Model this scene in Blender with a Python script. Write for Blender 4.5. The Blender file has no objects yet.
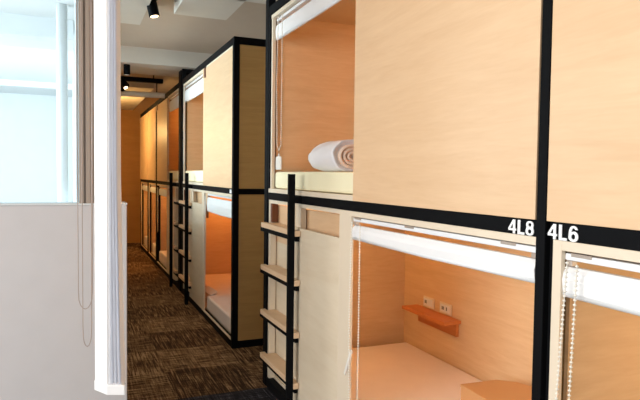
import bpy, bmesh, math, random
from mathutils import Vector, Matrix
random.seed(7)
scn = bpy.context.scene
COL = scn.collection
D = bpy.data

# ------------------------------------------------------------------ materials
def new_mat(name):
    m = D.materials.new(name); m.use_nodes = True
    nt = m.node_tree
    return m, nt, nt.nodes['Principled BSDF']

def lin(c):
    return tuple(((v/255)/12.92 if v/255 <= .04045 else ((v/255+.055)/1.055)**2.4) for v in c) + (1,)

def plain(name, rgb, rough=.5, metal=0, spec=.5, bump=0, bscale=200):
    m, nt, b = new_mat(name)
    N = nt.nodes; L = nt.links
    tc = N.new('ShaderNodeTexCoord')
    n = N.new('ShaderNodeTexNoise'); n.inputs['Scale'].default_value = 9; n.inputs['Detail'].default_value = 3
    L.new(tc.outputs['Object'], n.inputs['Vector'])
    r = N.new('ShaderNodeValToRGB')
    c = lin(rgb)
    r.color_ramp.elements[0].color = tuple(v*.95 for v in c[:3])+(1,)
    r.color_ramp.elements[1].color = tuple(min(1, v*1.03) for v in c[:3])+(1,)
    L.new(n.outputs['Fac'], r.inputs['Fac']); L.new(r.outputs['Color'], b.inputs['Base Color'])
    b.inputs['Roughness'].default_value = rough; b.inputs['Metallic'].default_value = metal
    b.inputs['Specular IOR Level'].default_value = spec
    if bump:
        n2 = N.new('ShaderNodeTexNoise'); n2.inputs['Scale'].default_value = bscale
        L.new(tc.outputs['Object'], n2.inputs['Vector'])
        bp = N.new('ShaderNodeBump'); bp.inputs['Strength'].default_value = bump; bp.inputs['Distance'].default_value = .002
        L.new(n2.outputs['Fac'], bp.inputs['Height']); L.new(bp.outputs['Normal'], b.inputs['Normal'])
    return m

def wood(name, dark, light, rough=.45, sc=(2.2, 1.6, 16), spec=.35):
    m, nt, b = new_mat(name)
    N = nt.nodes; L = nt.links
    tc = N.new('ShaderNodeTexCoord'); oi = N.new('ShaderNodeObjectInfo')
    add = N.new('ShaderNodeVectorMath'); add.operation = 'MULTIPLY_ADD'
    add.inputs[1].default_value = (1, 1, 1)
    comb = N.new('ShaderNodeVectorMath'); comb.operation = 'SCALE'; comb.inputs[0].default_value = (7, 13, 5)
    L.new(oi.outputs['Random'], comb.inputs['Scale'])
    L.new(tc.outputs['Object'], add.inputs[0]); L.new(comb.outputs[0], add.inputs[2])
    mp = N.new('ShaderNodeMapping'); mp.inputs['Scale'].default_value = sc
    L.new(add.outputs[0], mp.inputs['Vector'])
    n = N.new('ShaderNodeTexNoise'); n.inputs['Scale'].default_value = 1.3; n.inputs['Detail'].default_value = 5
    n.inputs['Distortion'].default_value = .9; n.inputs['Roughness'].default_value = .6
    L.new(mp.outputs[0], n.inputs['Vector'])
    n2 = N.new('ShaderNodeTexNoise'); n2.inputs['Scale'].default_value = 7; n2.inputs['Detail'].default_value = 3
    L.new(mp.outputs[0], n2.inputs['Vector'])
    mx = N.new('ShaderNodeMix'); mx.inputs[0].default_value = .28
    L.new(n.outputs['Fac'], mx.inputs[2]); L.new(n2.outputs['Fac'], mx.inputs[3])
    r = N.new('ShaderNodeValToRGB'); r.color_ramp.elements[0].position = .3; r.color_ramp.elements[1].position = .68
    r.color_ramp.elements[0].color = lin(dark); r.color_ramp.elements[1].color = lin(light)
    L.new(mx.outputs[0], r.inputs['Fac']); L.new(r.outputs['Color'], b.inputs['Base Color'])
    b.inputs['Roughness'].default_value = rough; b.inputs['Specular IOR Level'].default_value = spec
    return m

def carpet_mat():
    m, nt, b = new_mat('carpet_tiles')
    N = nt.nodes; L = nt.links
    def math_(op, a=None, bb=None):
        x = N.new('ShaderNodeMath'); x.operation = op
        for i, v in enumerate((a, bb)):
            if v is None: continue
            if isinstance(v, (int, float)): x.inputs[i].default_value = v
            else: L.new(v, x.inputs[i])
        return x.outputs[0]
    tc = N.new('ShaderNodeTexCoord')
    mp = N.new('ShaderNodeMapping'); mp.inputs['Location'].default_value = (.04, .11, 0)
    L.new(tc.outputs['Object'], mp.inputs['Vector'])
    sx = N.new('ShaderNodeSeparateXYZ'); L.new(mp.outputs[0], sx.inputs[0])
    T = .5
    cx = math_('FLOOR', math_('DIVIDE', sx.outputs[0], T)); cy = math_('FLOOR', math_('DIVIDE', sx.outputs[1], T))
    par = math_('FLOORED_MODULO', math_('ADD', cx, cy), 2)
    def streak(s):
        q = N.new('ShaderNodeMapping'); q.inputs['Scale'].default_value = s; L.new(tc.outputs['Object'], q.inputs['Vector'])
        n = N.new('ShaderNodeTexNoise'); n.inputs['Scale'].default_value = 1; n.inputs['Detail'].default_value = 2.5
        L.new(q.outputs[0], n.inputs['Vector']); return n.outputs['Fac']
    a = streak((95, 5, 1)); c = streak((6, 80, 1))
    mx = N.new('ShaderNodeMix'); L.new(math_('ADD', math_('MULTIPLY', par, .36), .26), mx.inputs[0]); L.new(a, mx.inputs[2]); L.new(c, mx.inputs[3])
    fine = N.new('ShaderNodeTexNoise'); fine.inputs['Scale'].default_value = 180; L.new(tc.outputs['Object'], fine.inputs['Vector'])
    v = math_('ADD', mx.outputs[0], math_('MULTIPLY', math_('SUBTRACT', fine.outputs['Fac'], .5), .35))
    wn = N.new('ShaderNodeTexWhiteNoise'); wn.noise_dimensions = '2D'
    cc = N.new('ShaderNodeCombineXYZ'); L.new(cx, cc.inputs[0]); L.new(cy, cc.inputs[1]); L.new(cc.outputs[0], wn.inputs['Vector'])
    v = math_('ADD', v, math_('MULTIPLY', math_('SUBTRACT', wn.outputs['Value'], .5), .08))
    r1 = N.new('ShaderNodeValToRGB'); e = r1.color_ramp.elements
    e[0].position = .41; e[0].color = lin((54, 38, 26)); e[1].position = .64; e[1].color = lin((176, 142, 106))
    k = e.new(.52); k.color = lin((104, 78, 54))
    L.new(v, r1.inputs['Fac'])
    r2 = N.new('ShaderNodeValToRGB'); e = r2.color_ramp.elements
    e[0].position = .40; e[0].color = lin((30, 30, 34)); e[1].position = .70; e[1].color = lin((140, 140, 146))
    k = e.new(.54); k.color = lin((62, 62, 68))
    L.new(v, r2.inputs['Fac'])
    s0 = N.new('ShaderNodeSeparateXYZ'); L.new(tc.outputs['Object'], s0.inputs[0])
    near = math_('LESS_THAN', s0.outputs[1], 3.39)      # charcoal carpet tiles on the near side of the joint
    mc = N.new('ShaderNodeMix'); mc.data_type = 'RGBA'
    L.new(near, mc.inputs[0]); L.new(r1.outputs['Color'], mc.inputs[6]); L.new(r2.outputs['Color'], mc.inputs[7])
    L.new(mc.outputs[2], b.inputs['Base Color'])
    b.inputs['Roughness'].default_value = .95; b.inputs['Specular IOR Level'].default_value = .1
    bp = N.new('ShaderNodeBump'); bp.inputs['Strength'].default_value = .6; bp.inputs['Distance'].default_value = .004
    L.new(v, bp.inputs['Height']); L.new(bp.outputs['Normal'], b.inputs['Normal'])
    return m

def glass_mat():
    m, nt, b = new_mat('partition_glass')
    N = nt.nodes; L = nt.links
    N.remove(b)
    out = N['Material Output']
    t = N.new('ShaderNodeBsdfTransparent'); t.inputs['Color'].default_value = (.95, .985, 1, 1)
    g = N.new('ShaderNodeBsdfGlossy'); g.inputs['Roughness'].default_value = .02
    fr = N.new('ShaderNodeFresnel'); fr.inputs['IOR'].default_value = 1.45
    mx = N.new('ShaderNodeMixShader')
    L.new(fr.outputs[0], mx.inputs[0]); L.new(t.outputs[0], mx.inputs[1]); L.new(g.outputs[0], mx.inputs[2])
    L.new(mx.outputs[0], out.inputs['Surface'])
    return m

def emit(name, rgb, s):
    m, nt, b = new_mat(name)
    b.inputs['Base Color'].default_value = lin(rgb)
    b.inputs['Emission Color'].default_value = lin(rgb); b.inputs['Emission Strength'].default_value = s
    return m

M = dict(
    steel=plain('black_steel', (9, 10, 13), .75, 0, .12),
    birch=wood('birch_door', (223, 185, 144), (234, 199, 159)),
    ply=wood('pale_birch_ply', (224, 206, 178), (236, 221, 196), .5, (1.6, 1.1, 7)),
    inner=wood('inner_birch', (220, 184, 140), (233, 202, 160), .5),
    side=wood('side_birch', (196, 152, 92), (212, 168, 106), .5, (1.6, 1.6, 22)),
    rung=wood('rung_beech', (226, 190, 152), (240, 208, 172), .45, (3, 1.5, 20)),
    shelf=wood('shelf_beech', (205, 120, 62), (222, 140, 78), .4),
    brown=plain('brown_block', (110, 62, 34), .5),
    jamb=plain('cream_frame', (234, 218, 194), .5),
    white=plain('white_metal', (240, 242, 244), .35),
    fabric=plain('white_blind', (246, 246, 246), .75, bump=.1),
    cord=plain('white_cord', (245, 240, 228), .5),
    clear=plain('milky_plastic', (238, 233, 224), .3), cordg=plain('grey_cord', (176, 160, 152), .5),
    mattress=plain('mattress_cream', (248, 240, 204), .85, bump=.25, bscale=260),
    sheet=plain('bed_sheet', (252, 238, 232), .85, bump=.2, bscale=260),
    duvet=plain('white_duvet', (246, 244, 246), .9, bump=.6, bscale=60),
    lining=plain('duvet_lining', (240, 216, 196), .9, bump=.5, bscale=70),
    carton=plain('brown_card', (206, 156, 106), .6),
    outlet=plain('outlet_ivory', (240, 228, 206), .4),
    dark=plain('dark_plastic', (30, 24, 20), .4),
    wall=plain('white_paint', (222, 228, 230), .7, bump=.15, bscale=120),
    low=plain('half_wall_paint', (208, 207, 209), .75, bump=.15, bscale=150),
    ceil=plain('taupe_ceiling', (204, 186, 166), .85, bump=.1),
    beamw=plain('pale_beam', (226, 218, 206), .8, bump=.1),  # paler than the ceiling; used on boxes, beam and lowered ceiling
    endw=wood('end_wall_veneer', (196, 140, 74), (208, 152, 86), .55, (1.5, 1.5, 8)),
    alu=plain('bronze_aluminium', (178, 164, 152), .4, .3),
    pleat=plain('grey_pleat_fabric', (244, 246, 252), .7),
    glossw=plain('white_profile', (250, 250, 250), .35),
    tube=plain('tube_white', (250, 240, 224), .5),
    carpet=carpet_mat(), glass=glass_mat(),
    ink=plain('white_vinyl', (250, 250, 250), .5),
    lens=emit('lamp_lens', (255, 226, 180), 4.0),
)

# ------------------------------------------------------------------ builders
class MB:
    def __init__(s): s.bm = bmesh.new()
    def box(s, x0, x1, y0, y1, z0, z1):
        vs = [s.bm.verts.new((x, y, z)) for z in (z0, z1) for y in (y0, y1) for x in (x0, x1)]
        for f in ((0,2,3,1),(4,5,7,6),(0,1,5,4),(2,6,7,3),(0,4,6,2),(1,3,7,5)):
            s.bm.faces.new([vs[i] for i in f])
        return s
    def prism(s, poly, z0, z1):
        a = [s.bm.verts.new((x, y, z0)) for x, y in poly]; b = [s.bm.verts.new((x, y, z1)) for x, y in poly]
        n = len(poly)
        s.bm.faces.new(a[::-1]); s.bm.faces.new(b)
        for i in range(n): s.bm.faces.new((a[i], a[(i+1) % n], b[(i+1) % n], b[i]))
        return s
    def tube(s, pts, r, seg=8):
        pts = [Vector(p) for p in pts]; rings = []
        for i, p in enumerate(pts):
            t = (pts[min(i+1, len(pts)-1)]-pts[max(i-1, 0)]).normalized()
            u = t.orthogonal().normalized() if i == 0 else (rings_u - t*rings_u.dot(t)).normalized()
            rings_u = u; w = t.cross(u)
            rr = r[i] if isinstance(r, (list, tuple)) else r
            rings.append([s.bm.verts.new(p + rr*(math.cos(2*math.pi*k/seg)*u + math.sin(2*math.pi*k/seg)*w)) for k in range(seg)])
        for a, b in zip(rings, rings[1:]):
            for k in range(seg): s.bm.faces.new((a[k], a[(k+1) % seg], b[(k+1) % seg], b[k]))
        s.bm.faces.new(rings[0][::-1]); s.bm.faces.new(rings[-1])
        return s
    def beads(s, pts, step, r):
        """little balls strung along a polyline"""
        acc = 0
        for a, b in zip(pts, pts[1:]):
            a = Vector(a); b = Vector(b); l = (b-a).length; d = acc
            while d < l:
                c = a.lerp(b, d/l)
                top = s.bm.verts.new(c+Vector((0,0,r))); bot = s.bm.verts.new(c-Vector((0,0,r)))
                ring = [s.bm.verts.new(c+Vector((r*math.cos(k*math.pi/3), r*math.sin(k*math.pi/3), 0))) for k in range(6)]
                for k in range(6):
                    s.bm.faces.new((ring[k], ring[(k+1) % 6], top)); s.bm.faces.new((ring[(k+1) % 6], ring[k], bot))
                d += step
            acc = d-l
        return s
    def build(s, name, mat, parent=None, bevel=0, smooth=False, base=None):
        bmesh.ops.recalc_face_normals(s.bm, faces=s.bm.faces)
        me = D.meshes.new(name)
        if parent is not None:
            o0 = world_loc(parent)
        else:
            vs = [v.co for v in s.bm.verts]
            o0 = Vector(base) if base else Vector((sum((min(v[i] for v in vs), max(v[i] for v in vs)))/2 if i < 2 else min(v[2] for v in vs) for i in range(3)))
        bmesh.ops.translate(s.bm, verts=s.bm.verts, vec=-o0)
        if smooth:
            for f in s.bm.faces: f.smooth = True
        s.bm.to_mesh(me); s.bm.free()
        me.materials.append(M[mat] if isinstance(mat, str) else mat)
        o = D.objects.new(name, me); COL.objects.link(o)
        if parent is not None: o.parent = parent
        else: o.location = o0
        if bevel:
            md = o.modifiers.new('bevel', 'BEVEL'); md.width = bevel; md.segments = 2; md.limit_method = 'ANGLE'
        return o

def world_loc(o):
    v = Vector(o.location)
    while o.parent: o = o.parent; v = v + Vector(o.location)
    return v

def tag(o, label, cat, group=None):
    o['label'] = label; o['category'] = cat
    if group: o['group'] = group
    return o
def thing(name, label, cat, loc, group=None):
    o = D.objects.new(name, None); COL.objects.link(o); o.location = loc; o.empty_display_size = .05
    return tag(o, label, cat, group)
def struct(name, mb, mat, parent=None, bevel=0):
    o = mb.build(name, mat, parent, bevel)
    if parent is None: o['kind'] = 'structure'
    return o
def bx(*a): return MB().box(*a)

# ------------------------------------------------------------------ dimensions (metres; bunk fronts lie in x = 0)
H, B1, B0, DX = 2.32, 1.201, 1.158, 1.0
PW = .036                                   # post width
ZC = 2.6
Y_END = 11.36

# ------------------------------------------------------------------ room shell
fl = bx(-5, 1.11, -3, Y_END+.2, -.05, 0).build('floor', 'carpet', None, 0, False, (0, 0, 0)); fl['kind'] = 'structure'
ce = MB().box(-5, 1.1, -.6, 2.95, ZC, ZC+.12).box(-1.03, 1.1, 2.95, 8.3, ZC, ZC+.12)
struct('ceiling', ce, 'ceil')
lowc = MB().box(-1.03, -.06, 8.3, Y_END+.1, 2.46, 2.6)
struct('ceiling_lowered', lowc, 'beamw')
struct('ceiling_recess', MB().box(-.06, 1.1, 8.3, Y_END+.1, 2.74, 2.8).box(-.06, 1.1, 8.3, 8.34, 2.6, 2.74), 'ceil')
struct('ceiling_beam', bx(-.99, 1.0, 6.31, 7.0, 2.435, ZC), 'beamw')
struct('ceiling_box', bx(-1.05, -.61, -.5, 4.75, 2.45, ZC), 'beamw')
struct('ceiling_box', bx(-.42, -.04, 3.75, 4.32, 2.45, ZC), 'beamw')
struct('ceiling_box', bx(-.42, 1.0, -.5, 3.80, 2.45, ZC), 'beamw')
struct('wall_end', MB().box(-1.08, -.06, Y_END, Y_END+.1, 0, 2.46).box(-.06, 1.1, Y_END, Y_END+.1, 0, 2.74), 'endw')
struct('wall_right', MB().box(1.01, 1.11, -1, 8.3, 0, ZC).box(1.01, 1.11, 8.3, Y_END, 0, 2.74), 'wall')
struct('wall_left', MB().box(-1.08, -.99, 3.05, 3.6, 0, ZC).box(-1.08, -.99, 3.6, 6.31, 0, 1.158).box(-1.08, -.99, 6.31, Y_END, 0, ZC), 'wall')
w2 = struct('added_glazing', MB().box(-1.06, -1.0, 6.25, 6.31, 1.158, ZC).box(-1.06, -1.0, 4.6, 4.64, 1.158, ZC), 'alu')  # unseen glazing, added so the room's daylight reaches the far bunks
bx(-1.035, -1.027, 3.6, 6.25, 1.158, ZC).build('pane', 'glass', w2)
struct('wall_half_height', bx(-5, -.86, 2.9, 3.05, 0, 1.158), 'low', bevel=.004)
struct('trim_1', bx(-5, -.858, 2.897, 3.053, 1.158, 1.166), 'wall', bevel=.002)
struct('baseboard_end', bx(-.99, .2, Y_END-.012, Y_END, 0, .07), 'endw')
# bright room behind the glass
struct('wall_far_room', bx(-5, -1.08, 11.0, 11.1, 0, ZC), 'wall')
struct('wall_outer', bx(-5.1, -5, 2.9, 11.1, 0, ZC), 'wall')
struct('ceiling_room', bx(-5, -1.03, 2.95, 11.1, ZC, ZC+.12), 'wall')
struct('ceiling_room_beam', bx(-5, -1.08, 5.46, 6.0, 2.435, ZC), 'wall')
struct('ceiling_room_rib', bx(-5, -1.08, 9.4, 9.6, 2.52, ZC), 'wall')
pipe = MB().tube([(-1.165, 5.0, 0), (-1.165, 5.0, ZC)], .04, 20)
o = struct('column', pipe, 'wall')
for p in o.data.polygons: p.use_smooth = True
# glass partition above the half wall
fr = MB()
fr.box(-1.068, -1.050, 2.90, 3.03, 1.166, ZC).box(-1.050, -1.040, 2.92, 3.03, 1.166, ZC).box(-1.040, -1.022, 2.90, 3.03, 1.166, ZC).box(-1.022, -1.004, 2.935, 3.03, 1.166, ZC)
w = struct('window_1', fr, 'alu')
bx(-5, -1.068, 2.945, 2.955, 1.166, ZC).build('pane', 'glass', w)

# ------------------------------------------------------------------ bunks
def arc(cx, cy, rx, ry, a0, a1, n=20, p=.88):
    out = []
    for k in range(n+1):
        a = math.radians(a0+(a1-a0)*k/n); c, q = math.cos(a), math.sin(a)
        out.append((cx+rx*math.copysign(abs(c)**p, c), cy+ry*math.copysign(abs(q)**p, q)))
    return out
# bold grotesque figures, one unit high
GLYPH = {
    'L': (.56, [[(.02, 0), (.56, 0), (.56, .165), (.215, .165), (.215, 1), (.02, 1)]]),
    '4': (.64, [[(.375, 0), (.555, 0), (.555, .21), (.64, .21), (.64, .365), (.555, .365), (.555, 1), (.365, 1), (.0, .375), (.0, .21), (.375, .21)],
                [(.375, .365), (.155, .365), (.375, .745)]]),
    '8': (.62, [arc(.31, .735, .275, .265, -28, 208) + arc(.31, .29, .31, .29, 148, 392),
                arc(.31, .745, .115, .125, 0, 360)[:-1], arc(.31, .285, .135, .145, 0, 360)[:-1]]),
    '6': (.62, [arc(.32, .5, .30, .5, 28, 180, 24) + arc(.31, .33, .31, .33, 190, 440, 30) + [(.27, .64), (.195, .565)] + arc(.325, .56, .135, .30, 170, 40, 14),
                arc(.315, .315, .125, .165, 0, 360)[:-1]]),
}
def text_mesh(txt, size, mat, parent, loc, name):
    cu = D.curves.new(name, 'CURVE'); cu.dimensions = '2D'; cu.fill_mode = 'BOTH'; cu.extrude = .001
    x = 0
    for ch in txt:
        w, loops = GLYPH[ch]
        for lp in loops:
            sp_ = cu.splines.new('POLY'); sp_.points.add(len(lp)-1); sp_.use_cyclic_u = True
            for p, (px, py) in zip(sp_.points, lp): p.co = ((x+px)*size*1.24, (py-.5)*size, 0, 1)
        x += w+.10
    W_ = (x-.10)*size*1.24
    t = D.objects.new('tmp', cu); COL.objects.link(t)
    dg = bpy.context.evaluated_depsgraph_get()
    me = D.meshes.new_from_object(t.evaluated_get(dg)); D.objects.remove(t)
    me.materials.clear(); me.materials.append(M[mat])
    # facing -x, reading towards -y (right in the photograph)
    R = Matrix(((0, 0, -1), (-1, 0, 0), (0, 1, 0))).to_4x4()
    me.transform(Matrix.Translation(Vector(loc)-world_loc(parent)) @ R @ Matrix.Translation((-W_/2, 0, 0)))
    o = D.objects.new(name, me); COL.objects.link(o); o.parent = parent
    return o

def span(a, b): return (a, b) if a < b else (b, a)

def shell(root, y0, y1, raised=None, far_dx=0, h=H, w0=PW, w1=PW):
    """steel frame and wooden carcass of one two-storey bay between y0 (near) and y1 (far)"""
    for yy, w in ((y0, w0), (y1-w1, w1)):
        dx = far_dx if yy != y0 else 0
        top = h + (.13 if raised is not None and abs(yy-raised) < .1 else 0)
        bx(dx, .045, yy, yy+w, 0, top).build('post', 'steel', root, .002)
        bx(DX-.04, DX, yy, yy+w, 0, top).build('post', 'steel', root, .002)
        if top > h: bx(.045, DX-.04, yy, yy+w, top-.05, top).build('beam', 'steel', root, .002)
        for z0, z1 in ((h-.055, h), (B0, B1), (0, .055)):
            bx(.045, DX-.04, yy, yy+w, z0, z1).build('beam', 'steel', root, .002)
        yp = (yy+.006, yy+w-.006)
        bx(.045, DX-.04, *yp, .055, B0).build('side_panel', 'side', root)
        bx(.045, DX-.04, *yp, B1, h-.055).build('side_panel', 'side', root)
    a, b = y0+w0, y1-w1
    for z0, z1 in ((h-.055, h), (B0, B1), (0, .055)):
        bx(.002, .042, a, b, z0, z1).build('beam', 'steel', root, .002)
    bx(DX-.02, DX-.002, a, b, .055, B0).build('back_panel', 'inner', root)
    bx(DX-.02, DX-.002, a, b, B1, h-.05).build('back_panel', 'inner', root)
    bx(.045, DX-.02, a, b, .05, .068).build('bed_board', 'ply', root)
    bx(.045, DX-.02, a, b, B1-.02, B1).build('bed_board', 'ply', root)
    bx(.085, DX-.02, a, b, B0-.03, B0-.012).build('ceiling_panel', 'inner', root)
    bx(.085, DX-.02, a, b, h-.05, h-.03).build('ceiling_panel', 'inner', root)
    # inner lining of the end walls
    for yy in (a, b-.012):
        bx(.05, DX-.02, yy, yy+.012, .068, B0-.03).build('end_lining', 'inner', root)
        bx(.05, DX-.02, yy, yy+.012, B1, h-.05).build('end_lining', 'inner', root)

def roller_blind(label, ya, yb, ztop, drop, cord_y, cord_len, x=.035, tilt=0, detail=True):
    r = thing('roller_blind', label, 'blind', (x+.02, (ya+yb)/2, ztop-drop), 'blinds over the bunk openings')
    bx(x-.005, x+.03, ya, yb, ztop-.018, ztop-.001).build('headrail', 'white', r, .003)
    if detail:
        for t in (.04, .42, .9):
            yy = yb-(yb-ya)*t
            bx(x-.007, x+.0, yy-.03, yy+.03, ztop-.008, ztop+.001).build('bracket', 'alu', r, .001)
    # folded fabric, hanging a little below the rail
    m = MB(); n = 14; z1 = ztop-.035; z0 = ztop-drop+.014
    prof = [(x+.002, z1), (x-.008, z1-.012), (x-.012, (z0+z1)/2), (x-.009, z0), (x+.012, z0), (x+.016, (z0+z1)/2), (x+.018, z1)]
    rows = []
    for i in range(n+1):
        t = i/n; y = yb+(ya-yb)*t; sag = .004*math.sin(math.pi*t)
        rows.append([m.bm.verts.new((px, y, pz-sag*(0 if pz == z1 else 1))) for px, pz in prof])
    k = len(prof)
    for p, q in zip(rows, rows[1:]):
        for j in range(k): m.bm.faces.new((p[j], p[(j+1) % k], q[(j+1) % k], q[j]))
    m.bm.faces.new(rows[0]); m.bm.faces.new(rows[-1][::-1])
    m.build('fabric', 'fabric', r, smooth=False)
    m = MB()
    m.tube([(x, yb, ztop-drop+.009), (x, (ya+yb)/2, ztop-drop+.005), (x, ya, ztop-drop+.009)], .009, 10)
    m.build('bottom_bar', 'white', r, smooth=True)
    for yy in (yb-.012, ya+.012):          # cord pulleys between rail and fabric
        bx(x-.004, x+.014, yy-.009, yy+.009, ztop-.033, ztop-.018).build('end_bracket', 'alu', r, .002)
    zt = ztop-.02; zb = zt-cord_len
    y1, y2 = cord_y
    xx = x-.031
    loop = [(xx, y1, zt), (xx-.004, y1+.004+tilt*.55, zt*.5+zb*.5), (xx, y1+tilt, zb), (xx, (y1+y2)/2+tilt, zb-.03), (xx, y2+tilt, zb), (xx+.002, y2+.003+tilt*.45, (zt+zb)/2), (xx, y2, zt)]
    if detail: m = MB().beads(loop, .0115, .0048); m.tube(loop, .0012, 5)
    else: m = MB().tube(loop, .0025, 5)
    m.build('bead_cord', 'cord', r, smooth=True)
    return r

def cord_weight(r, pts, wdir, w, t, mat='clear'):
    """milky plastic cord guide: a flat plate running from pts[0] to pts[1], with a ring at the top"""
    a, b = Vector(pts[0]), Vector(pts[1]); wv = Vector(wdir).normalized()*w; n = (b-a).normalized().cross(wv).normalized()*t
    m = MB(); c = []
    for p, f in ((a, .8), (a.lerp(b, .12), 1), (a.lerp(b, .92), 1), (b, .85)):
        c.append([m.bm.verts.new(p+q*f) for q in (wv+n, wv-n, -wv-n, -wv+n)])
    for p, q in zip(c, c[1:]):
        for k in range(4): m.bm.faces.new((p[k], p[(k+1) % 4], q[(k+1) % 4], q[k]))
    m.bm.faces.new(c[0]); m.bm.faces.new(c[-1][::-1])
    o = a-(b-a).normalized()*.008; u = (a-b).normalized()*.008; v = wv.normalized()*.008
    m.tube([o+u*math.cos(k*math.pi/6)+v*math.sin(k*math.pi/6) for k in range(13)], .0025, 6)
    return m.build('cord_weight', mat, r)

def ladder(label, ypost, yrail, zs, wpost=PW):
    """wooden rungs fixed on one side to the bunk's corner post and on the other to a black rail"""
    s = 1 if ypost > yrail else -1
    r = thing('ladder', label, 'ladder', (-.05, (ypost+yrail)/2, 0), 'bunk ladders')
    bx(-.068, -.034, yrail-.013, yrail+.013, 0, 1.314).build('rail', 'steel', r, .002)
    bx(-.034, .002, yrail-.014, yrail+.014, B0+.006, B1-.006).build('rail_bracket', 'steel', r, .001)
    for z in zs:
        a, b = yrail-s*.016, ypost-s*(wpost-.012); c, e = yrail+s*.175, ypost-s*(wpost+.034)
        g = MB()
        if s*(e-c) < .02: g.box(-.034, -.003, *span(a, b), z-.03, z)
        else: g.prism([(-.034, a), (-.003, a), (-.003, c), (.054, c), (.054, e), (-.003, e), (-.003, b), (-.034, b)], z-.03, z)
        g = g.build('rung', 'rung', r, .002)
        a, b = span(yrail, ypost)
        bx(-.022, -.003, a, b, z-.058, z-.0305).build('rung_bar', 'steel', g, .001)
    return r
ZS = (1.018, .758, .482, .212)

def notch(root, y, z):
    """stile tab and dark roller pocket at a door's upper corner"""
    return bx(-.008, .012, y-.05, y, z-.085, z).build('notch_block', 'brown', root, .002)

def mattress(label, ya, yb, z0, z1, mat, group, front=None, x0=.026):
    """front = (near, far) edge of the doorway when the closed half keeps the rest of the bed further back"""
    m = MB(); xb = DX-.03
    if front: m.prism([(x0, front[0]), (xb, ya) if front[0] == ya else (x0, front[0]), (xb, yb), (.115, yb), (.115, front[1]), (x0, front[1])] if front[0] == ya else
                      [(x0, front[0]), (.115, front[0]), (.115, ya), (xb, ya), (xb, yb), (x0, yb)], z0, z1)
    else: m.box(x0, xb, ya, yb, z0, z1)
    o = m.build('mattress', mat, None, .015)
    tag(o, label, 'mattress', group)
    return o

def lower_front(root, y_lad, s, sl0, sl1, jamb_edge):
    """transom, posts and panels of the closed half of the lower storey; s=+1 ladder at far end"""
    ya, yb = span(jamb_edge, y_lad-s*PW)
    t = MB()
    t.box(.012, .05, ya, yb, B0-.022, B0)
    a, b = span(y_lad-s*PW, y_lad-s*(PW+.03)); t.box(.012, .05, a, b, .055, B0-.022)
    a, b = span(sl1, sl1+s*.035); t.box(.012, .05, a, b, .055, B0-.022)
    a, b = span(sl1-s*.085, sl1); t.box(.020, .05, a, b, 1.02, B0-.022)
    t.build('closed_frame', 'jamb', root, .001)
    a, b = span(sl0, sl1)
    bx(.0, .016, a, b, .058, 1.030).build('lower_door', 'ply', root, .002)
    a, b = span(sl1+s*.002, y_lad-s*(PW+.014))
    bx(.0565, .064, a, b, .055, .90).build('ladder_panel', 'ply', root, .001)
    bx(.0555, .0655, a, b, .95, .975).build('transom_sill', 'jamb', root, .001)
    bx(.057, .064, *span(jamb_edge, y_lad-s*(PW+.014)), .9, B0-.032).build('transom_panel', 'birch', root)
    a, b = span(y_lad-s*(PW+.031), y_lad-s*(PW+.060))
    bx(.014, .05, a, b, 1.022, B0-.024).build('transom_block', 'brown', root)

# ---- near bunk (number 8): ladder at its far end
nb = thing('capsule_bunk', 'large birch two-storey bunk in the middle, marked 4L8 on its black band', 'bunk bed', (.47, 2.2, 0), 'capsule bunks along the corridor')
YL, YO, YM = 3.475, 1.132, 2.232
shell(nb, YO, YL, raised=YL-.06, w0=.031, w1=.06)
bx(.0, .022, YO+PW, YM, B1+.001, H-.085).build('upper_door', 'birch', nb, .0015)
bx(.0, .03, YO+PW, YM, H-.083, H-.056).build('door_track', 'jamb', nb, .001)
bx(.002, .03, YL-.09, YL-.06, B1+.024, H-.056).build('post', 'steel', nb, .001)
m = MB().box(.008, .05, YM, YL-PW, B1, B1+.024).box(.010, .03, YL-.112, YL-.09, B1+.024, H-.056).box(.008, .05, YM, YL-PW-.022, H-.078, H-.056)
m.build('opening_frame', 'jamb', nb, .001)
m = MB().box(.0, .014, 2.246, 2.362, .055, B0).box(.0, .014, YO+.031, 2.246, B0-.022, B0).box(.0, .014, YO+.031, 2.246, .055, .070)
m.build('opening_frame', 'jamb', nb, .001)
lower_front(nb, YL-.024, 1, 2.362, 2.975, 2.362)
text_mesh('4L8', .038, 'ink', nb, (-.0002, 1.2175, 1.1785), 'bunk_number')

# ---- nearest bunk (number 6), cut by the right edge of the photograph
n2 = thing('capsule_bunk', 'nearest birch bunk at right, marked 4L6 on its black band', 'bunk bed', (.47, .1, 0), 'capsule bunks along the corridor')
shell(n2, -.95, 1.131, far_dx=.016, w1=.026)
bx(.0, .014, -.3, 1.128, B1+.001, H-.085).build('upper_door', 'birch', n2, .0015)
bx(.0, .03, -.3, 1.104, H-.083, H-.056).build('door_track', 'jamb', n2, .001)
m = MB().box(.0, .014, 1.076, 1.104, .055, B0).box(.0, .014, -.2, 1.076, B0-.024, B0).box(.0, .014, -.2, 1.076, .055, .072).box(.0, .014, -.25, -.2, .055, B0)
m.build('opening_frame', 'jamb', n2, .001)
bx(.0, .018, -.9, -.25, .058, 1.1).build('lower_door', 'ply', n2, .002)
text_mesh('4L6', .038, 'ink', n2, (-.0002, 1.0735, 1.178), 'bunk_number')

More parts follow.
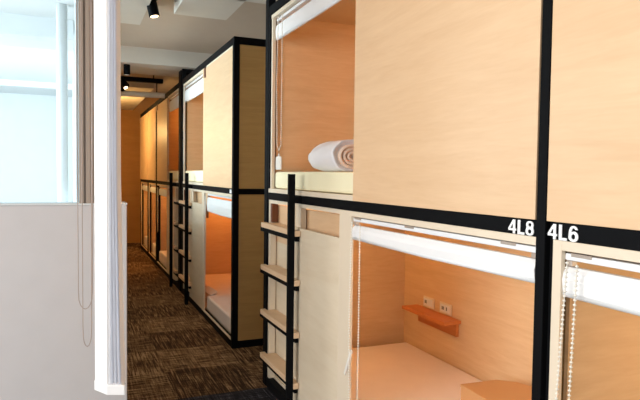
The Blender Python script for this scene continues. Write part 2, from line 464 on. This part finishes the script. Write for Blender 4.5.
# ---- bunk across the gap: ladder at its far end as well
ab = thing('capsule_bunk', 'birch bunk beyond the gap, its plain framed end wall facing the camera', 'bunk bed', (.47, 5.4, 0), 'capsule bunks along the corridor')
YL, YO, YM = 6.45, 4.235, 5.321
shell(ab, YO, YL, raised=YL-PW, w0=.045)
bx(.0, .022, YO+PW, YM, B1+.001, H-.072).build('upper_door', 'birch', ab, .0015)
bx(.004, .03, YO+PW, YM-.11, H-.070, H-.056).build('door_track', 'jamb', ab, .001)
bx(-.004, .0, YM-.055, YM, H-.15, H-.07).build('door_tab', 'birch', ab, .001)
notch(ab, YM-.06, H-.07)
m = MB().box(.008, .05, YM, YL-PW, B1, B1+.024).box(.012, .03, YL-PW-.02, YL-PW, B1+.024, H-.056).box(.008, .05, YM, YL-PW-.022, H-.078, H-.056)
m.build('opening_frame', 'jamb', ab, .001)
m = MB().box(.0, .014, 5.266, 5.36, .055, B0).box(.0, .014, YO+PW, 5.266, B0-.022, B0).box(.0, .014, YO+PW, 5.266, .055, .066)
m.build('opening_frame', 'jamb', ab, .001)
lower_front(ab, YL, 1, 5.36, 5.955, 5.36)
bx(-.001, .002, 4.285, 4.335, B0+.006, B1-.008).build('bunk_number_plate', 'ink', ab)

# ---- bunk behind it: ladder at its near end
bb = thing('capsule_bunk', 'third birch bunk along the corridor, its ladder at the near corner', 'bunk bed', (.47, 7.6, 0), 'capsule bunks along the corridor')
YL, YO, YM = 6.52, 8.50, 7.50
shell(bb, YL, YO, raised=YL, w0=.13, w1=.07)
bx(.0, .022, YM, YO-PW, B1+.001, H-.072).build('upper_door', 'birch', bb, .0015)
bx(-.004, .0, YO-PW-.07, YO-PW, H-.15, H-.07).build('door_tab', 'birch', bb, .001)
notch(bb, YO-PW-.08, H-.06)
m = MB().box(.008, .05, YL+PW, YM, B1, B1+.024).box(.008, .05, YL+PW, YL+PW+.022, B1+.024, H-.056).box(.008, .05, YL+PW+.022, YM, H-.078, H-.056)
m.build('opening_frame', 'jamb', bb, .001)
m = MB().box(.0, .014, 7.46, 7.53, .055, B0).box(.0, .014, 7.53, YO-.07, B0-.022, B0).box(.0, .014, 7.53, YO-.07, .055, .066)
m.build('opening_frame', 'jamb', bb, .001)
lower_front(bb, YL+.094, -1, 7.46, 6.93, 7.46)

# ---- two narrow bunks and one half bay at the end of the corridor
def narrow(label, y0, y1):
    r = thing('capsule_bunk', label, 'bunk bed', (.47, (y0+y1)/2, 0), 'capsule bunks along the corridor')
    shell(r, y0, y1, w0=.05, w1=.05)
    bx(-.008, -.001, y0+.006, y1-.006, B1+.001, H-.072).build('upper_door', 'birch', r, .0015)
    bx(-.012, -.008, y1-.09, y1-.01, H-.15, H-.074).build('door_tab', 'birch', r, .001)
    notch(r, y1-.10, H-.06)
    m = MB().box(.006, .02, y1-.066, y1-.05, .055, B0).box(.006, .02, y0+.05, y0+.066, .055, B0).box(.006, .02, y0+.066, y1-.066, B0-.022, B0).box(.006, .02, y0+.066, y1-.066, .055, .066)
    m.build('opening_frame', 'inner', r, .001)
    return r
cb = narrow('fourth bunk along the corridor, narrow with a bright closed upper door', 8.52, 9.49)
db = narrow('fifth and farthest bunk of the row, nearest the orange end wall', 9.51, 10.58)

# ------------------------------------------------------------------ ladders
ladder('nearest black and beech ladder, left of the bunk marked 4L8', 3.475, 2.848, ZS, .06)
ladder('near one of the two far ladders, on the bunk beyond the gap', 6.45, 5.85, ZS)
ladder('farthest ladder, beyond the doubled tall black posts', 6.52, 6.84, ZS, .13)

# ------------------------------------------------------------------ blinds
r = roller_blind('raised white blind over the lower opening of the bunk marked 4L8', 1.170, 2.2445, B0-.026, .098, (2.205, 2.130), .82, x=.016)
cord_weight(r, ((-.014, 2.200, .555), (-.022, 2.238, .455)), (0, 1, .35), .008, .003)
r = roller_blind('white blind over the lower opening of the nearest bunk, cut by the right edge', -.185, 1.0752, B0-.029, .110, (1.043, 1.013), .75, x=.016, tilt=.026)
r = roller_blind('white blind at the top of the upper bunk opening with rolled duvet', 2.244, 3.350, H-.081, .13, (3.245, 3.175), .74, x=.034)
cord_weight(r, ((.004, 3.215, 1.415), (.004, 3.215, 1.338)), (0, 1, 0), .045, .003)
r = roller_blind('small white blind at the lower opening across the gap, right of the far ladders', 4.300, 5.252, B0-.026, .165, (5.24, 5.21), .7, x=.034, detail=False)
cord_weight(r, ((.068, 5.50, .225), (.10, 5.27, .208)), (1, .1, .5), .035, .004, 'white')
roller_blind('white blind over the upper opening of the bunk across the gap', 5.333, 6.382, H-.081, .17, (6.33, 6.29), .78, x=.034, detail=False)
roller_blind('farthest upper white blind, just beyond the tall black posts', 6.680, 7.488, H-.081, .17, (7.40, 7.44), .78, x=.034, detail=False)
roller_blind('lower blind of the third bunk, left of the farthest ladder', 7.545, 8.41, B0-.026, .13, (8.39, 8.36), .6, x=.034, detail=False)
roller_blind('tiny lower blind of the fourth bunk down the corridor', 8.60, 9.41, B0-.026, .12, (9.38, 9.35), .6, x=.034, detail=False)
roller_blind('tiny lower blind of the fifth bunk, nearly at the end wall', 9.59, 10.49, B0-.026, .12, (10.47, 10.44), .6, x=.034, detail=False)

# ------------------------------------------------------------------ mattresses and things in the bunks
mg = 'mattresses in the bunks'
mattress('mattress with peach sheet in the lower bunk holding the brown box', 1.185, 3.35, .074, .198, 'sheet', mg, (1.185, 2.24))
mattress('pale yellow mattress in the upper bunk under the rolled duvet', 1.185, 3.350, B1+.027, 1.327, 'mattress', mg)
mattress('mattress in the lower bunk across the gap, pale side facing the aisle', 4.30, 6.38, .074, .20, 'sheet', mg, (4.30, 5.26))
mattress('yellow mattress in the upper bunk just right of the far ladders', 4.30, 6.37, B1+.027, 1.34, 'mattress', mg)
mattress('yellow mattress in the upper bunk just beyond the tall black posts', 6.68, 8.41, B1+.027, 1.34, 'mattress', mg)
mattress('mattress in the lower bunk of the third bay, left of the farthest ladder', 6.68, 8.41, .074, .22, 'sheet', mg, (7.54, 8.41))
mattress('mattress in the lower bunk of the fourth bay down the corridor', 8.62, 9.40, .074, .22, 'sheet', mg, None, .056)
mattress('mattress in the lower bunk of the fifth bay, near the end wall', 9.61, 10.49, .074, .22, 'sheet', mg, None, .056)

# rolled duvet: outer roll with a spiral end
def duvet():
    L, R0 = .54, .092
    r = thing('rolled_duvet', 'white duvet rolled up on the pale yellow upper mattress', 'duvet', (.14, 2.735, 1.328))
    r.rotation_euler = (0, 0, 0)
    c = Vector((.14, 2.735, 1.329))
    m = MB(); seg = 40; n = 16; rings = []
    for i in range(n+1):
        t = i/n
        f = 1 if t < .6 else math.sqrt(max(0, 1-((t-.6)/.4)**3))*.9+.1*(1-(t-.6)/.4)
        f = max(f, .2)
        y = -L/2 + L*t
        ring = []
        for k in range(seg):
            a = 2*math.pi*k/seg
            wob = 1+.025*math.sin(3*a+5*t)+.018*math.sin(7*a-9*t)+.012*math.sin(13*a+17*t)
            x = math.cos(a)*R0*1.12*f*wob; z = math.sin(a)*R0*.86*f*wob
            z = max(z, -.073)
            ring.append(m.bm.verts.new((c.x+x+.05*(t-.5), c.y+y, c.z+.074+z)))
        rings.append(ring)
    for a, b in zip(rings, rings[1:]):
        for k in range(seg): m.bm.faces.new((a[k], a[(k+1) % seg], b[(k+1) % seg], b[k]))
    m.bm.faces.new(rings[-1])
    # rim of the cut end, rolled inward
    inner = [m.bm.verts.new(Vector((c.x-.025, c.y-L/2+.02, c.z+.074)).lerp(v.co+Vector((0, .02, 0)), .82)) for v in rings[0]]
    for k in range(seg): m.bm.faces.new((rings[0][(k+1) % seg], rings[0][k], inner[k], inner[(k+1) % seg]))
    m.bm.faces.new(inner)
    m.build('outer_roll', 'duvet', r, smooth=True)
    s = MB(); pts = []; up = []
    for i in range(90):
        a = i/90*2*math.pi*3.1; rad = .010+.060*i/90
        pts.append((c.x-.026+math.cos(a)*rad*1.1, c.z+.074+math.sin(a)*rad*.84))
    rows = []
    for i, (x, z) in enumerate(pts):
        q = pts[min(i+1, 89)]; p = pts[max(i-1, 0)]
        nx, nz = -(q[1]-p[1]), q[0]-p[0]; l = math.hypot(nx, nz); nx, nz = nx/l*.008, nz/l*.008
        y = c.y-L/2
        rows.append([s.bm.verts.new(v) for v in ((x-nx, y+.004, z-nz), (x, y-.004, z), (x+nx, y+.004, z+nz), (x+nx, y+.06, z+nz), (x-nx, y+.06, z-nz))])
    for a, b in zip(rows, rows[1:]):
        for j in range(5): s.bm.faces.new((a[j], a[(j+1) % 5], b[(j+1) % 5], b[j]))
    s.bm.faces.new(rows[0]); s.bm.faces.new(rows[-1][::-1])
    s.build('spiral_end', 'lining', r, smooth=True)
    return r
duvet()

# wall shelf and outlets in the lower near bunk
XB = DX-.02
sh = thing('wall_shelf', 'small reddish beech shelf on the back wall of the lower bunk', 'shelf', (XB-.06, 3.0, .37))
bx(XB-.12, XB-.001, 2.77, 3.235, .455, .475).build('shelf_board', 'shelf', sh, .002)
bx(XB-.018, XB-.001, 2.79, 3.20, .375, .455).build('shelf_bracket', 'shelf', sh, .001)
def outlet(label, y, hole):
    r = thing('power_outlet', label, 'outlet', (XB, y, .487), 'outlets above the small shelf')
    bx(XB-.009, XB-.0005, y-.058, y+.058, .482, .548).build('cover_plate', 'outlet', r, .003)
    bx(XB-.012, XB-.009, y-.048, y+.048, .492, .538).build('socket_insert', 'white', r, .001)
    m = MB()
    for yy in hole: m.box(XB-.0135, XB-.012, yy-.003, yy+.003, .505, .525)
    m.build('socket_slot', 'dark', r)
    return r
outlet('ivory outlet plate above the shelf, the one nearer the bunk corner', 3.10, (3.13, 3.118))
outlet('ivory outlet plate above the shelf, the one nearer the shelf end', 2.92, (2.90, 2.945, 2.933))

# brown box on the mattress
cx = thing('cardboard_box', 'brown box lying on the lower mattress beside the black post', 'box', (.72, 2.05, .199))
def ring(g): return [(.592-g, 2.245+g), (.79, 2.232+g), (.865+g*.5, 2.17+g), (.892+g, 2.06), (.892+g, 1.85-g), (.572-g, 1.85-g)]
MB().prism(ring(0), .199, .322).build('box_body', 'carton', cx, .003)
MB().prism(ring(.003), .316, .330).build('box_lid', 'carton', cx, .003)

# ------------------------------------------------------------------ pleated blind by the half wall
P1, P2, P3 = (-1.022, 2.369), (-.981, 2.30), (-.931, 2.279)
pb = thing('pleated_blind', 'white pleated blind folded into a narrow stack beside the half wall', 'blind', (-.97, 2.33, .475))
def off(a, b, d):      # inward normal offset
    v = Vector((b[0]-a[0], b[1]-a[1])).normalized(); return Vector((-v.y, v.x))*d
ni = off(P1, P2, .022)
MB().prism([P1, P2, (P2[0]+ni.x, P2[1]+ni.y), (P1[0]+ni.x, P1[1]+ni.y)], .512, 2.45).build('lead_profile', 'glossw', pb, .002)
m = MB(); npl = 4; levels = [(.512, 1.12), (.7, 1.0), (1.0, .87), (1.3, .77), (1.8, .75), (2.45, .75)]
rows = []
for z, f in levels:
    row = []
    for i in range(2*npl+1):
        t = i/(2*npl)*f; x = P2[0]+.004+(P3[0]-P2[0]-.004)*t; y = P2[1]+(P3[1]-P2[1])*t
        d = 0 if i % 2 else .03
        row.append(m.bm.verts.new((x+.39*d, y+.92*d, z)))
    t = f; x = P2[0]+(P3[0]-P2[0])*t; y = P2[1]+(P3[1]-P2[1])*t
    row.append(m.bm.verts.new((x+.000, y+.05, z))); row.append(m.bm.verts.new((P1[0]+.03, P1[1]+.012, z)))
    rows.append(row)
k = len(rows[0])
for a, b in zip(rows, rows[1:]):
    for j in range(k): m.bm.faces.new((a[j], a[(j+1) % k], b[(j+1) % k], b[j]))
m.bm.faces.new(rows[0]); m.bm.faces.new(rows[-1][::-1])
m.build('pleats', 'pleat', pb)
MB().prism([(P1[0]-.003, P1[1]), (P2[0]-.002, P2[1]-.005), (P3[0]+.011, P3[1]-.010), (P3[0]+.014, P3[1]+.055), (P1[0]+.02, P1[1]+.02)], .475, .513).build('bottom_cap', 'glossw', pb, .003)
MB().prism([(P1[0]-.01, P1[1]), (P2[0]-.01, P2[1]-.012), (P3[0]+.010, P3[1]-.012), (P3[0]+.04, P3[1]+.09), (P1[0]+.02, P1[1]+.03)], 2.45, ZC).build('ceiling_track', 'white', pb, .002)
def cordloop(xa, xb, y, zb):
    pts = [(xa, y, 2.44), (xa-.002, y, 1.6), (xa, y, zb+.08)]
    for i in range(1, 8):
        a = math.pi*i/8; pts.append(((xa+xb)/2-(xb-xa)/2*math.cos(a), y, zb+.04-.04*math.sin(a)+.04*(1-math.sin(a))*.5))
    pts += [(xb, y, zb+.08), (xb+.003, y, 1.6), (xb, y, 2.44)]
    return MB().tube(pts, .0017, 6)
cordloop(-1.078, -1.026, 2.5, .762).build('pull_cord', 'cordg', pb, smooth=True)
cordloop(-1.062, -1.030, 2.48, .615).build('pull_cord', 'cordg', pb, smooth=True)

# ------------------------------------------------------------------ ceiling fittings
def cyl(m, a, b, r, seg=20): return m.tube([a, b], r, seg)
sp = thing('spotlight', 'black cylinder spotlight tilted down from the ceiling, lens lit, top centre-left', 'spotlight', (-.55, 4.2, 2.36), 'ceiling spotlights')
bx(-.585, -.50, 4.13, 4.27, ZC-.03, ZC).build('mount', 'dark', sp, .003)
cyl(MB(), (-.545, 4.2, ZC-.03), (-.562, 4.2, 2.50), .012, 10).build('stem', 'steel', sp, smooth=False)
a, b = Vector((-.600, 4.2, 2.52)), Vector((-.572, 4.19, 2.385))
cyl(MB(), a, b, .036, 24).build('lamp_can', 'steel', sp, .002)
d = (b-a).normalized(); cyl(MB(), b-d*.004, b+d*.003, .026, 20).build('lens', 'lens', sp)

c2 = thing('spotlight', 'small black cylinder lamp under the white beam, beside the folded blind', 'spotlight', (-.59, 6.45, 2.31), 'ceiling spotlights')
cyl(MB(), (-.565, 6.45, 2.33), (-.565, 6.45, 2.434), .032, 20).build('lamp_can', 'steel', c2, .002)
cyl(MB(), (-.565, 6.45, 2.327), (-.565, 6.45, 2.331), .024, 20).build('lens', 'glossw', c2)

tr = thing('ceiling_track', 'black lighting track across the aisle, above the pale tube', 'track', (-.4, 7.2, 2.38))
bx(-.985, -.095, 7.17, 7.23, 2.375, 2.425).build('track_rail', 'steel', tr, .003)
for xx in (-.75, -.2): cyl(MB(), (xx, 7.2, 2.425), (xx, 7.2, ZC), .006, 8).build('hanger', 'steel', tr)
tb = thing('hanging_tube', 'pale horizontal tube hung by thin rods under the black track', 'tube', (-.35, 7.2, 2.22))
cyl(MB(), (-.985, 7.2, 2.225), (-.075, 7.2, 2.235), .033, 16).build('tube_body', 'tube', tb, .002)
for xx in (-.165, -.8): cyl(MB(), (xx, 7.2, 2.26), (xx, 7.2, 2.374), .006, 8).build('hanging_rod', 'steel', tb)
for i, (xx, lab) in enumerate(((-.50, 'black spot head clamped to the track end by the folded blind'),)):
    s = thing('track_spotlight', lab, 'spotlight', (xx, 7.15, 2.28), 'ceiling spotlights')
    a, b = Vector((xx-.08, 7.10, 2.41)), Vector((xx-.035, 7.06, 2.275))
    bx(xx-.09, xx-.03, 7.09, 7.168, 2.35, 2.40).build('clamp', 'steel', s, .003)
    cyl(MB(), a+Vector((-.03, 0, -.04)), b, .062, 20).build('lamp_can', 'steel', s, .002)
    d = (b-a).normalized(); cyl(MB(), b-d*.004, b+d*.004, .03, 16).build('lens', 'lens', s)

# ------------------------------------------------------------------ light
def light(kind, name, loc, energy, color, size=.1, target=None, **kw):
    l = D.lights.new(name, kind); l.energy = energy; l.color = color
    if kind == 'AREA': l.size = size; l.shape = kw.get('shape', 'SQUARE'); l.size_y = kw.get('size_y', size)
    elif kind != 'SUN': l.shadow_soft_size = size
    if kind == 'SPOT': l.spot_size = kw.get('cone', 1.2); l.spot_blend = .8
    o = D.objects.new(name, l); COL.objects.link(o); o.location = loc
    if target is not None:
        o.rotation_euler = (Vector(target)-Vector(loc)).to_track_quat('-Z', 'Y').to_euler()
    return o
W = D.worlds.new('world'); scn.world = W; W.use_nodes = True
bg = W.node_tree.nodes['Background']; bg.inputs['Color'].default_value = (.93, .97, 1, 1); bg.inputs['Strength'].default_value = .7
WARM = (1, .56, .22); WARM2 = (1, .45, .12)
# daylight from the windows on the left, in front of the half wall and in the room behind the glass
light('AREA', 'daylight_window', (-4.2, .6, 1.6), 110, (1, .985, .965), 2.6, (0, .6, 1.2), shape='RECTANGLE', size_y=1.8)
light('AREA', 'room_daylight', (-4.7, 6.2, 1.6), 340, (.86, .96, 1), 5, (-1.0, 6.0, 1.5), shape='RECTANGLE', size_y=2)
# bunk lamps, plus unseen fill lights added to some interiors
light('POINT', 'bunk_lamp_or_fill', (.16, 3.22, 1.06), 2.6, (1, .64, .28), .03)
light('POINT', 'bunk_lamp_or_fill', (.40, 1.75, 1.05), 3.2, (1, .92, .80), .03)  # added neutral fill, standing in for daylight on the near side
light('POINT', 'bunk_lamp_or_fill', (.50, .55, 1.06), 3.6, (1, .80, .54), .03)  # unseen light added to brighten the nearest bunk's interior
light('POINT', 'bunk_lamp_or_fill', (.55, 2.4, 2.2), 3.6, (1, .46, .14), .03)
light('POINT', 'bunk_lamp_or_fill', (.55, 5.4, 2.2), 3.0, (1, .48, .15), .03)  # unseen warm light added to tint the upper bunk across the gap
light('POINT', 'bunk_lamp_or_fill', (.45, 6.1, 1.02), 2.6, (1, .42, .12), .03)
light('POINT', 'bunk_lamp_or_fill', (.45, 8.2, 1.0), 3, WARM2, .03)
light('POINT', 'bunk_lamp_or_fill', (.45, 9.1, 1.0), 2, WARM2, .03)
light('POINT', 'bunk_lamp_or_fill', (.45, 10.1, 1.0), 2, WARM2, .03)
light('POINT', 'bunk_lamp_or_fill', (.55, 8.2, 2.1), 2, WARM2, .03)
# aisle spots
light('SPOT', 'aisle_spot', (-.570, 4.18, 2.375), 14, (1, .8, .55), .03, (-.4, 4.8, 0), cone=1.5)
light('SPOT', 'aisle_spot', (-.47, 6.98, 2.26), 14, (1, .66, .36), .03, (-.35, 6.0, 0), cone=1.3)
light('POINT', 'aisle_lamp', (-.6, 9.4, 1.95), 19, (1, .60, .22), .08)

# ------------------------------------------------------------------ camera
Mx = [[0.920409333434642, -0.39074256517698386, 0.012919237025014534], [-0.004789111536013788, -0.044311379257664665, -0.999006289309021], [0.39092674932408195, 0.9194328411728581, -0.04265591677261747]]
right, down, fwd = (Vector(v) for v in Mx)
cd = D.cameras.new('camera'); cd.sensor_width = 36; cd.lens = 584.258/640*36; cd.clip_start = .02
cam = D.objects.new('camera', cd); COL.objects.link(cam)
R = Matrix((right, -down, -fwd)).transposed().to_4x4()
cam.matrix_world = Matrix.Translation((-1.1, 0, 1.3104)) @ R
scn.camera = cam
vs = scn.view_settings
vs.view_transform = 'Standard'; vs.look = 'None'; vs.gamma = 1; vs.use_curve_mapping = False; vs.exposure = .36
